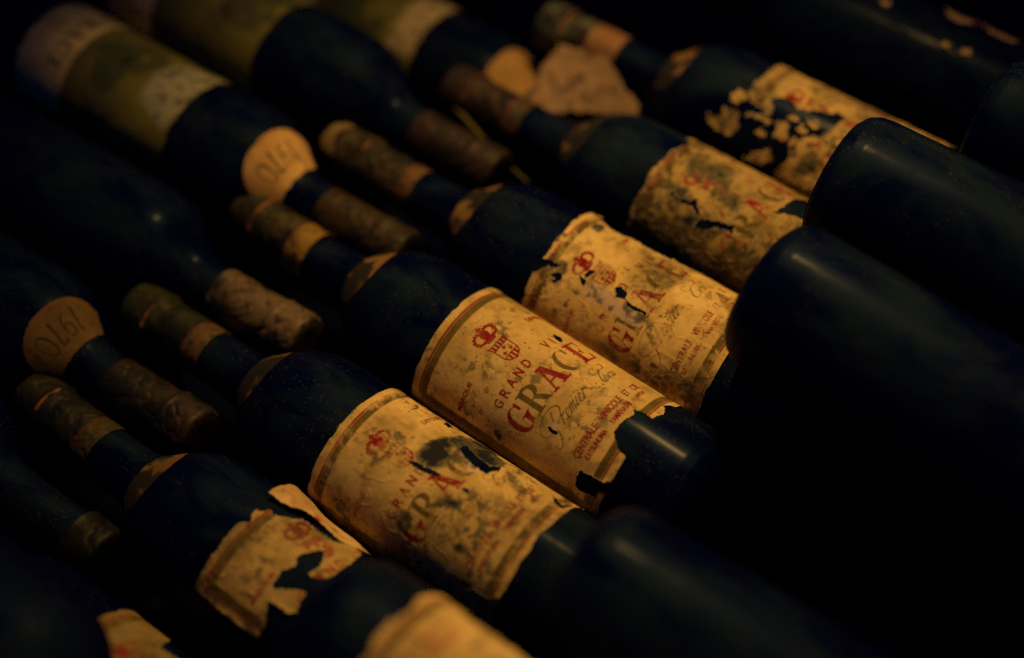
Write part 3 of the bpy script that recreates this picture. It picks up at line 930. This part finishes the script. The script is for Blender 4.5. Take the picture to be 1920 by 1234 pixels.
make_scraps(b, 152.8, .45, 101, K6[1:], s_off=1.0, t0=2.0, ts=.98, jag=1.7, mottle=1.3, wear=.3, crease=.3, curl=1.2, outline=False, tone=.75)

# A1
b = bottle(-157.6, 4.4, -.025, R, 1, "wine bottle with a split label, a pale strip curling off it beside the red crest", GA)
make_capsule(b, 111, dict(CAP_A, base=(.008, .010, .008), pale=(.024, .024, .011), cover=.25, bandwear=1.0, band=(48., 60., (.055, .040, .012))))
make_collar(b, 112, tone=.32, digits=False, s1=98, dirt=.65)
K1 = [[(12.9, -2.1), (14.7, -1), (15.2, 1.4), (19.9, 2.7), (18.7, 6.7), (22.3, 12), (26.8, 18.2), (28.5, 24.7), (28.9, 34.3), (35.3, 41.8), (37.7, 46.5), (30, 50), (21.7, 51.3), (12, 51.2), (5.6, 47.6), (3.6, 43.4),
       (4.9, 41.4), (9.3, 42.8), (15.8, 40.1), (18.9, 37.9), (15.2, 35.8), (7.9, 32.2), (3.5, 35.1), (-1.8, 31.1), (-5.4, 32.4), (-8.9, 32), (-9.8, 34.2), (-8.4, 37.1), (-3.5, 43.1), (-2.6, 47.8),
       (-7.5, 48.1), (-11.9, 50.5), (-14.6, 46.5), (-14.9, 39.1), (-16, 35.8), (-23.8, 40.5), (-34, 40), (-40.4, 13.7), (-36, -2), (-22.5, -.2), (-13.5, -1.2), (3.1, -2.4), (7.1, 2.4)]]
make_label(b, 161.0, .42, 121, s_off=22.0, t0=0., ts=1.0, keeps=K1, tr=(-3, 54), jag=.6, grime=.35, tone=.78, mottle=.75, wear=.12, crease=.15, curl=1.6, ink=1.0)

# the strip that curls away from A1
X = np.arange(22, 50, .45); T = np.arange(-5.5, 50, .45)
XX, TT = np.meshgrid(X, T)
j = (fbm(XX, TT, 3, 3, 771) - .5) * 1.6
FL = [(23.4, -4.2), (30, -4.8), (36.2, -4.1), (42.3, -2.8), (46.2, 3.7), (47.5, 13.7), (48.2, 29.6), (48.3, 46.9), (44.4, 46.2), (37.3, 43.8), (33.3, 36.2), (32, 25.8), (29.6, 16.2), (26.3, 10.2), (24.6, 2.1)]
kp = inpoly(XX + j, TT + j, FL)
cc = paper_tone(XX, TT, 775, .6) * np.array([1.05, .98, 1.15])
cc = lerp(cc, RED_C * 1.3, sstep(.5, .62, fbm(XX, TT, 3.5, 4, 779)) * np.exp(-((XX - 31.5) / 2.6) ** 2 - ((TT - 22) / 6.0) ** 2))
lf = .4 + 4.2 * sstep(0, 1, np.clip(1 - TT / 52, 0, 1)) * (.5 + .5 * sstep(22, 40, XX)) + 1.6 * np.sin((XX - 24) / 6.5 + TT / 13.0) * sstep(-2, 20, TT) * (1 - sstep(30, 46, TT)) + 1.8 * (1 - sstep(-5, 4, TT)) + .5 * (fbm(XX, TT, 7, 3, 781) - .5)
fl = grid_sheet("torn_strip", b, PAPER, X, T, kp, cc, lf, 161.0, R)
fl['label'] = "pale strip of label curling off the glass"

# A0 and A7, only partly in view
b = bottle(-250, 34, 0.0, R, 1, "wine bottle at the lower left edge, only a sliver of its cream label in view", GA)
make_capsule(b, 131, dict(CAP_A, cover=.4))
make_collar(b, 132, digits=False, tone=.5)
make_label(b, 168, .7, 141, tone=.42, s_off=20, jag=.8, mottle=.6, wear=.4, holes=[[(34, 28), (60, 20), (80, 60), (40, 60)]])
b = bottle(318, -66, 0.0, R, 1, "wine bottle in the upper right corner with only torn label scraps left", GA)
make_capsule(b, 151, dict(CAP_A, cover=.4))
K7 = [[(12, 40), (22, 36), (34, 40), (36, 54), (24, 58), (14, 56), (10, 48)], [(14, 66), (24, 62), (38, 64), (38, 86), (22, 88), (13, 78)], [(-14, 50), (-10, 49), (-9, 54), (-13, 55)],
      [(-13, 62), (-8, 61), (-7, 66), (-12, 67)], [(-4, 4), (2, 3), (4, 9), (-3, 10)], [(18, 60), (22, 59), (22, 62), (19, 63)]]
make_scraps(b, 158, .6, 161, K7, jag=1.7, mottle=.8, wear=.9, crease=.3, curl=1.6)

# ------------------------------------------------------------------ back row, necks to the lower right
CAP_B = dict(base=(.011, .012, .012), pale=(.08, .05, .02), cover=.5, copper_glint=False, text=True)
b = bottle(-123.4, -86.6, .049, R, -1, "wine bottle at left with a speckled brown 1970 shoulder label and flaking dark capsule", GB)
make_capsule(b, 201, dict(CAP_B, cover=.45, pale=(.042, .022, .009)))
make_collar(b, 202, tone=.24, half=28, s0=78, s1=102)

b = bottle(-48.4, -91.3, .041, R, -1, "bare dark wine bottle with a large pale patch covering its capsule", GB)
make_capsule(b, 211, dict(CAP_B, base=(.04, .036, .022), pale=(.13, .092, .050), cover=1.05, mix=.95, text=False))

b = bottle(27.8, -99.7, .023, R, -1, "wine bottle with a green and white label and a clean tan 1970 shoulder label", GB)
make_capsule(b, 221, dict(CAP_B, pale=(.045, .030, .010), cover=.7, text=False))
make_collar(b, 222, tone=.95, half=29.5, s0=77, s1=103)
make_label(b, 152, .7, 231, kind='green', mottle=.5, wear=.1, core=(.36, .36, .20), tone=1.15, jag=.7, xr=(-54, 54), tr=(-3, 126),
           exposed=[[(-30, 2), (12, 1), (26, 6), (16, 30), (-4, 34), (-24, 26)]],
           stains=[([(-6, 52), (2, 50), (4, 58), (-4, 58)], 1.0, 1.0)])

b = bottle(104.3, -105.4, 0.0, R, -1, "wine bottle with a mouldy green label, glinting shoulder and brown capsule", GB)
make_capsule(b, 241, dict(CAP_B, pale=(.032, .018, .011), cover=.8, text=False))
make_label(b, 162, .8, 251, s_off=20, kind='green', mottle=1.2, wear=.5, jag=.8, xr=(-34, 74), tr=(-3, 124),
           stains=[([(-30, 20), (10, 10), (30, 40), (0, 60), (-30, 60)], 6, .7)])

b = bottle(186, -144, 0.0, -4.0, -1, "wine bottle lying lower with a yellow label and tan shoulder label, neck hidden", GB)
make_capsule(b, 261, dict(CAP_B, cover=.6))
make_collar(b, 262, tone=.85, half=30, s0=76, s1=104, digits=False)
make_label(b, 152, .8, 271, kind='green', mottle=.6, wear=.6, jag=.6, core=(.55, .45, .20), xr=(-54, 54), tr=(-3, 124),
           exposed=[[(-40, 1), (30, 1), (30, 22), (-40, 26)]])

b = bottle(-200, -98, .04, R, -1, "wine bottle in the dark lower left, only its dusty mouth catching light", GB)
make_capsule(b, 281, dict(CAP_B, base=(.002, .0025, .004), pale=(.009, .010, .007), cover=.4, text=False, length=20., ragged=2.0, copper_glint=False))

# ------------------------------------------------------------------ upper layer in the foreground, bases to the upper left


def top_bottle(x, ybase, yaw, label, z=112.8):
    d = np.array([math.sin(yaw), -math.cos(yaw)])
    return bottle(x + d[0] * 305, ybase + d[1] * 305, yaw, z, -1, label, GC)


top_bottle(149.4, -286, -.004, "blurred dark bottle whose rounded base covers the end of the ragged label")
top_bottle(71, -292, -.066, "large blurred greenish bottle at right with a faint streak of light along its side")
top_bottle(-101.4, -308, .022, "blurred dark greenish bottle at the lower right")
c4 = top_bottle(-182, -237, .0, "very blurred bottle at the bottom edge with a bright cream label")
make_label(c4, 305 - 31 - 118, .9, 301, tone=1.2, s_off=3, jag=1.0, mottle=1.0, wear=.4, crease=.3, curl=1.6, ink=.9,
           holes=[[(-47, 60), (-38, 66), (-38, 100), (-60, 100), (-60, 60)]])
top_bottle(228, -328, 0.0, "blurred dusty bottle at the right edge below the corner scraps")
top_bottle(-269, 40, 0.0, "blurred dark bottle crossing the bottom left corner")

# ------------------------------------------------------------------ loose bits between the necks
def px_to_plane(px, py, z):
    d = np.array(CAM_ROT) @ np.array([(px - 960) / 2609.7, -(py - 617) / 2609.7, -1.0])
    t = (z - CAM_POS[2]) / d[2]
    return np.array(CAM_POS) + d * t


def scrap(name, corners, zfun, seed, label, category, tone, nu=80, nv=80, jag=2.2, mottle=1.2):
    """quad sheet between four (x, y) corners in mm, height from zfun, frayed rim"""
    c = np.array(corners, float)
    u, v = np.meshgrid(np.linspace(0, 1, nu), np.linspace(0, 1, nv))
    P = (c[0] * ((1 - u) * (1 - v))[..., None] + c[1] * (u * (1 - v))[..., None] + c[2] * (u * v)[..., None] + c[3] * ((1 - u) * v)[..., None])
    x, y = P[..., 0], P[..., 1]
    z = zfun(u, v) + 5.0 * (fbm(x, y, 16, 3, seed) - .5)
    e = np.minimum(np.minimum(u, 1 - u), np.minimum(v, 1 - v)) + (fbm(x, y, 5, 3, seed + 1) - .5) * .06 * jag
    keep = e > .012
    V = np.stack([x, y, z], -1).reshape(-1, 3)
    org = V.mean(0); V = V - org
    idx = np.arange(nu * nv).reshape(nv, nu)
    k = keep[:-1, :-1] & keep[1:, :-1] & keep[:-1, 1:] & keep[1:, 1:]
    F = np.stack([idx[:-1, :-1][k], idx[:-1, 1:][k], idx[1:, 1:][k], idx[1:, :-1][k]], -1)
    cl = (paper_tone(x, y, seed + 3, mottle) * np.array(tone)).reshape(-1, 3)
    me = mesh_np(name, V, F, cl)
    o = link(name, me, None, LOOSE)
    o.location = Vector(org) * MM
    so = o.modifiers.new("thickness", 'SOLIDIFY'); so.thickness = .25 * MM
    o['label'] = label; o['category'] = category
    return o


q = [px_to_plane(*p, z)[:2] for p, z in (((1046, 80), 48), ((1140, 108), 48), ((1215, 226), 26), ((962, 210), 26))]
scrap("paper_scrap", q, lambda u, v: 26 + 22 * (1 - v) + 2 * np.sin(u * 2.2) * v, 401, "loose pinkish paper scrap with dark spots lying between two necks", "paper scrap", (.62, .58, .95))


def stalk(p0, p1, w0, w1, seed, label):
    P0, P1 = np.array(p0, float), np.array(p1, float)
    n, k = 24, 8
    ax = (P1 - P0) / np.linalg.norm(P1 - P0)
    sd = np.cross(ax, (0, 0, 1)); sd /= np.linalg.norm(sd); up = np.cross(sd, ax)
    V = []
    for i in range(n):
        t = i / (n - 1)
        c = P0 + (P1 - P0) * t + sd * 1.2 * math.sin(t * 3.0) + up * .8 * math.sin(t * 5 + 1)
        w = (w0 + (w1 - w0) * t) * (1 if 0 < i < n - 1 else .3)
        for a in range(k):
            an = a / k * 2 * math.pi
            V.append(c + sd * math.cos(an) * w + up * math.sin(an) * w * .45)
    V = np.array(V); org = V.mean(0)
    F = [(i * k + a, i * k + (a + 1) % k, (i + 1) * k + (a + 1) % k, (i + 1) * k + a) for i in range(n - 1) for a in range(k)]
    cl = np.ones((len(V), 3)) * np.array([.10, .085, .022]) * (.7 + .6 * fbm(V[:, 0], V[:, 1], 5, 3, seed))[:, None]
    o = link("straw_stalk", mesh_np("straw_stalk", V - org, F, cl), None, LOOSE)
    o.location = Vector(org) * MM
    o['label'] = label; o['category'] = "straw"
    return o


stalk(px_to_plane(850, 198, 40), px_to_plane(992, 342, 30), 1.7, .6, 411, "long dry straw leaning in the gap beside the brown capsule")
stalk(px_to_plane(609, 345, 30), px_to_plane(628, 392, 30), .5, 1.0, 421, "short pale straw above the tan dusty capsule")

# torn foil standing off the mouth of A4
b4 = cap4.parent
X = np.arange(-17, 13, .6); T = np.arange(-9, 6, .6)
XX, TT = np.meshgrid(X, T)
j = (fbm(XX, TT, 3, 3, 431) - .5) * 1.5
kp = inpoly(XX + j, TT + j, [(-14, -4), (-10, -7.5), (-4, -8), (2, -7), (9, -3), (10, 3), (4, 1), (-2, 0), (-8, 1.5), (-12, 4), (-15, 4)])
cc = np.ones(XX.shape + (3,)) * np.array([.17, .125, .045]) * (.6 + .8 * fbm(XX, TT, 5, 3, 433))[..., None]
r0 = prof(np.zeros(1))[0]
NECK_EXT = 11.0
fo = grid_sheet("torn_foil", cap4, FOIL, X, T, kp, cc, 15.2 - prof(TT) + .10 * (6 - TT) + .6 * (fbm(XX, TT, 6, 2, 435) - .5), 0.0, 14.3)
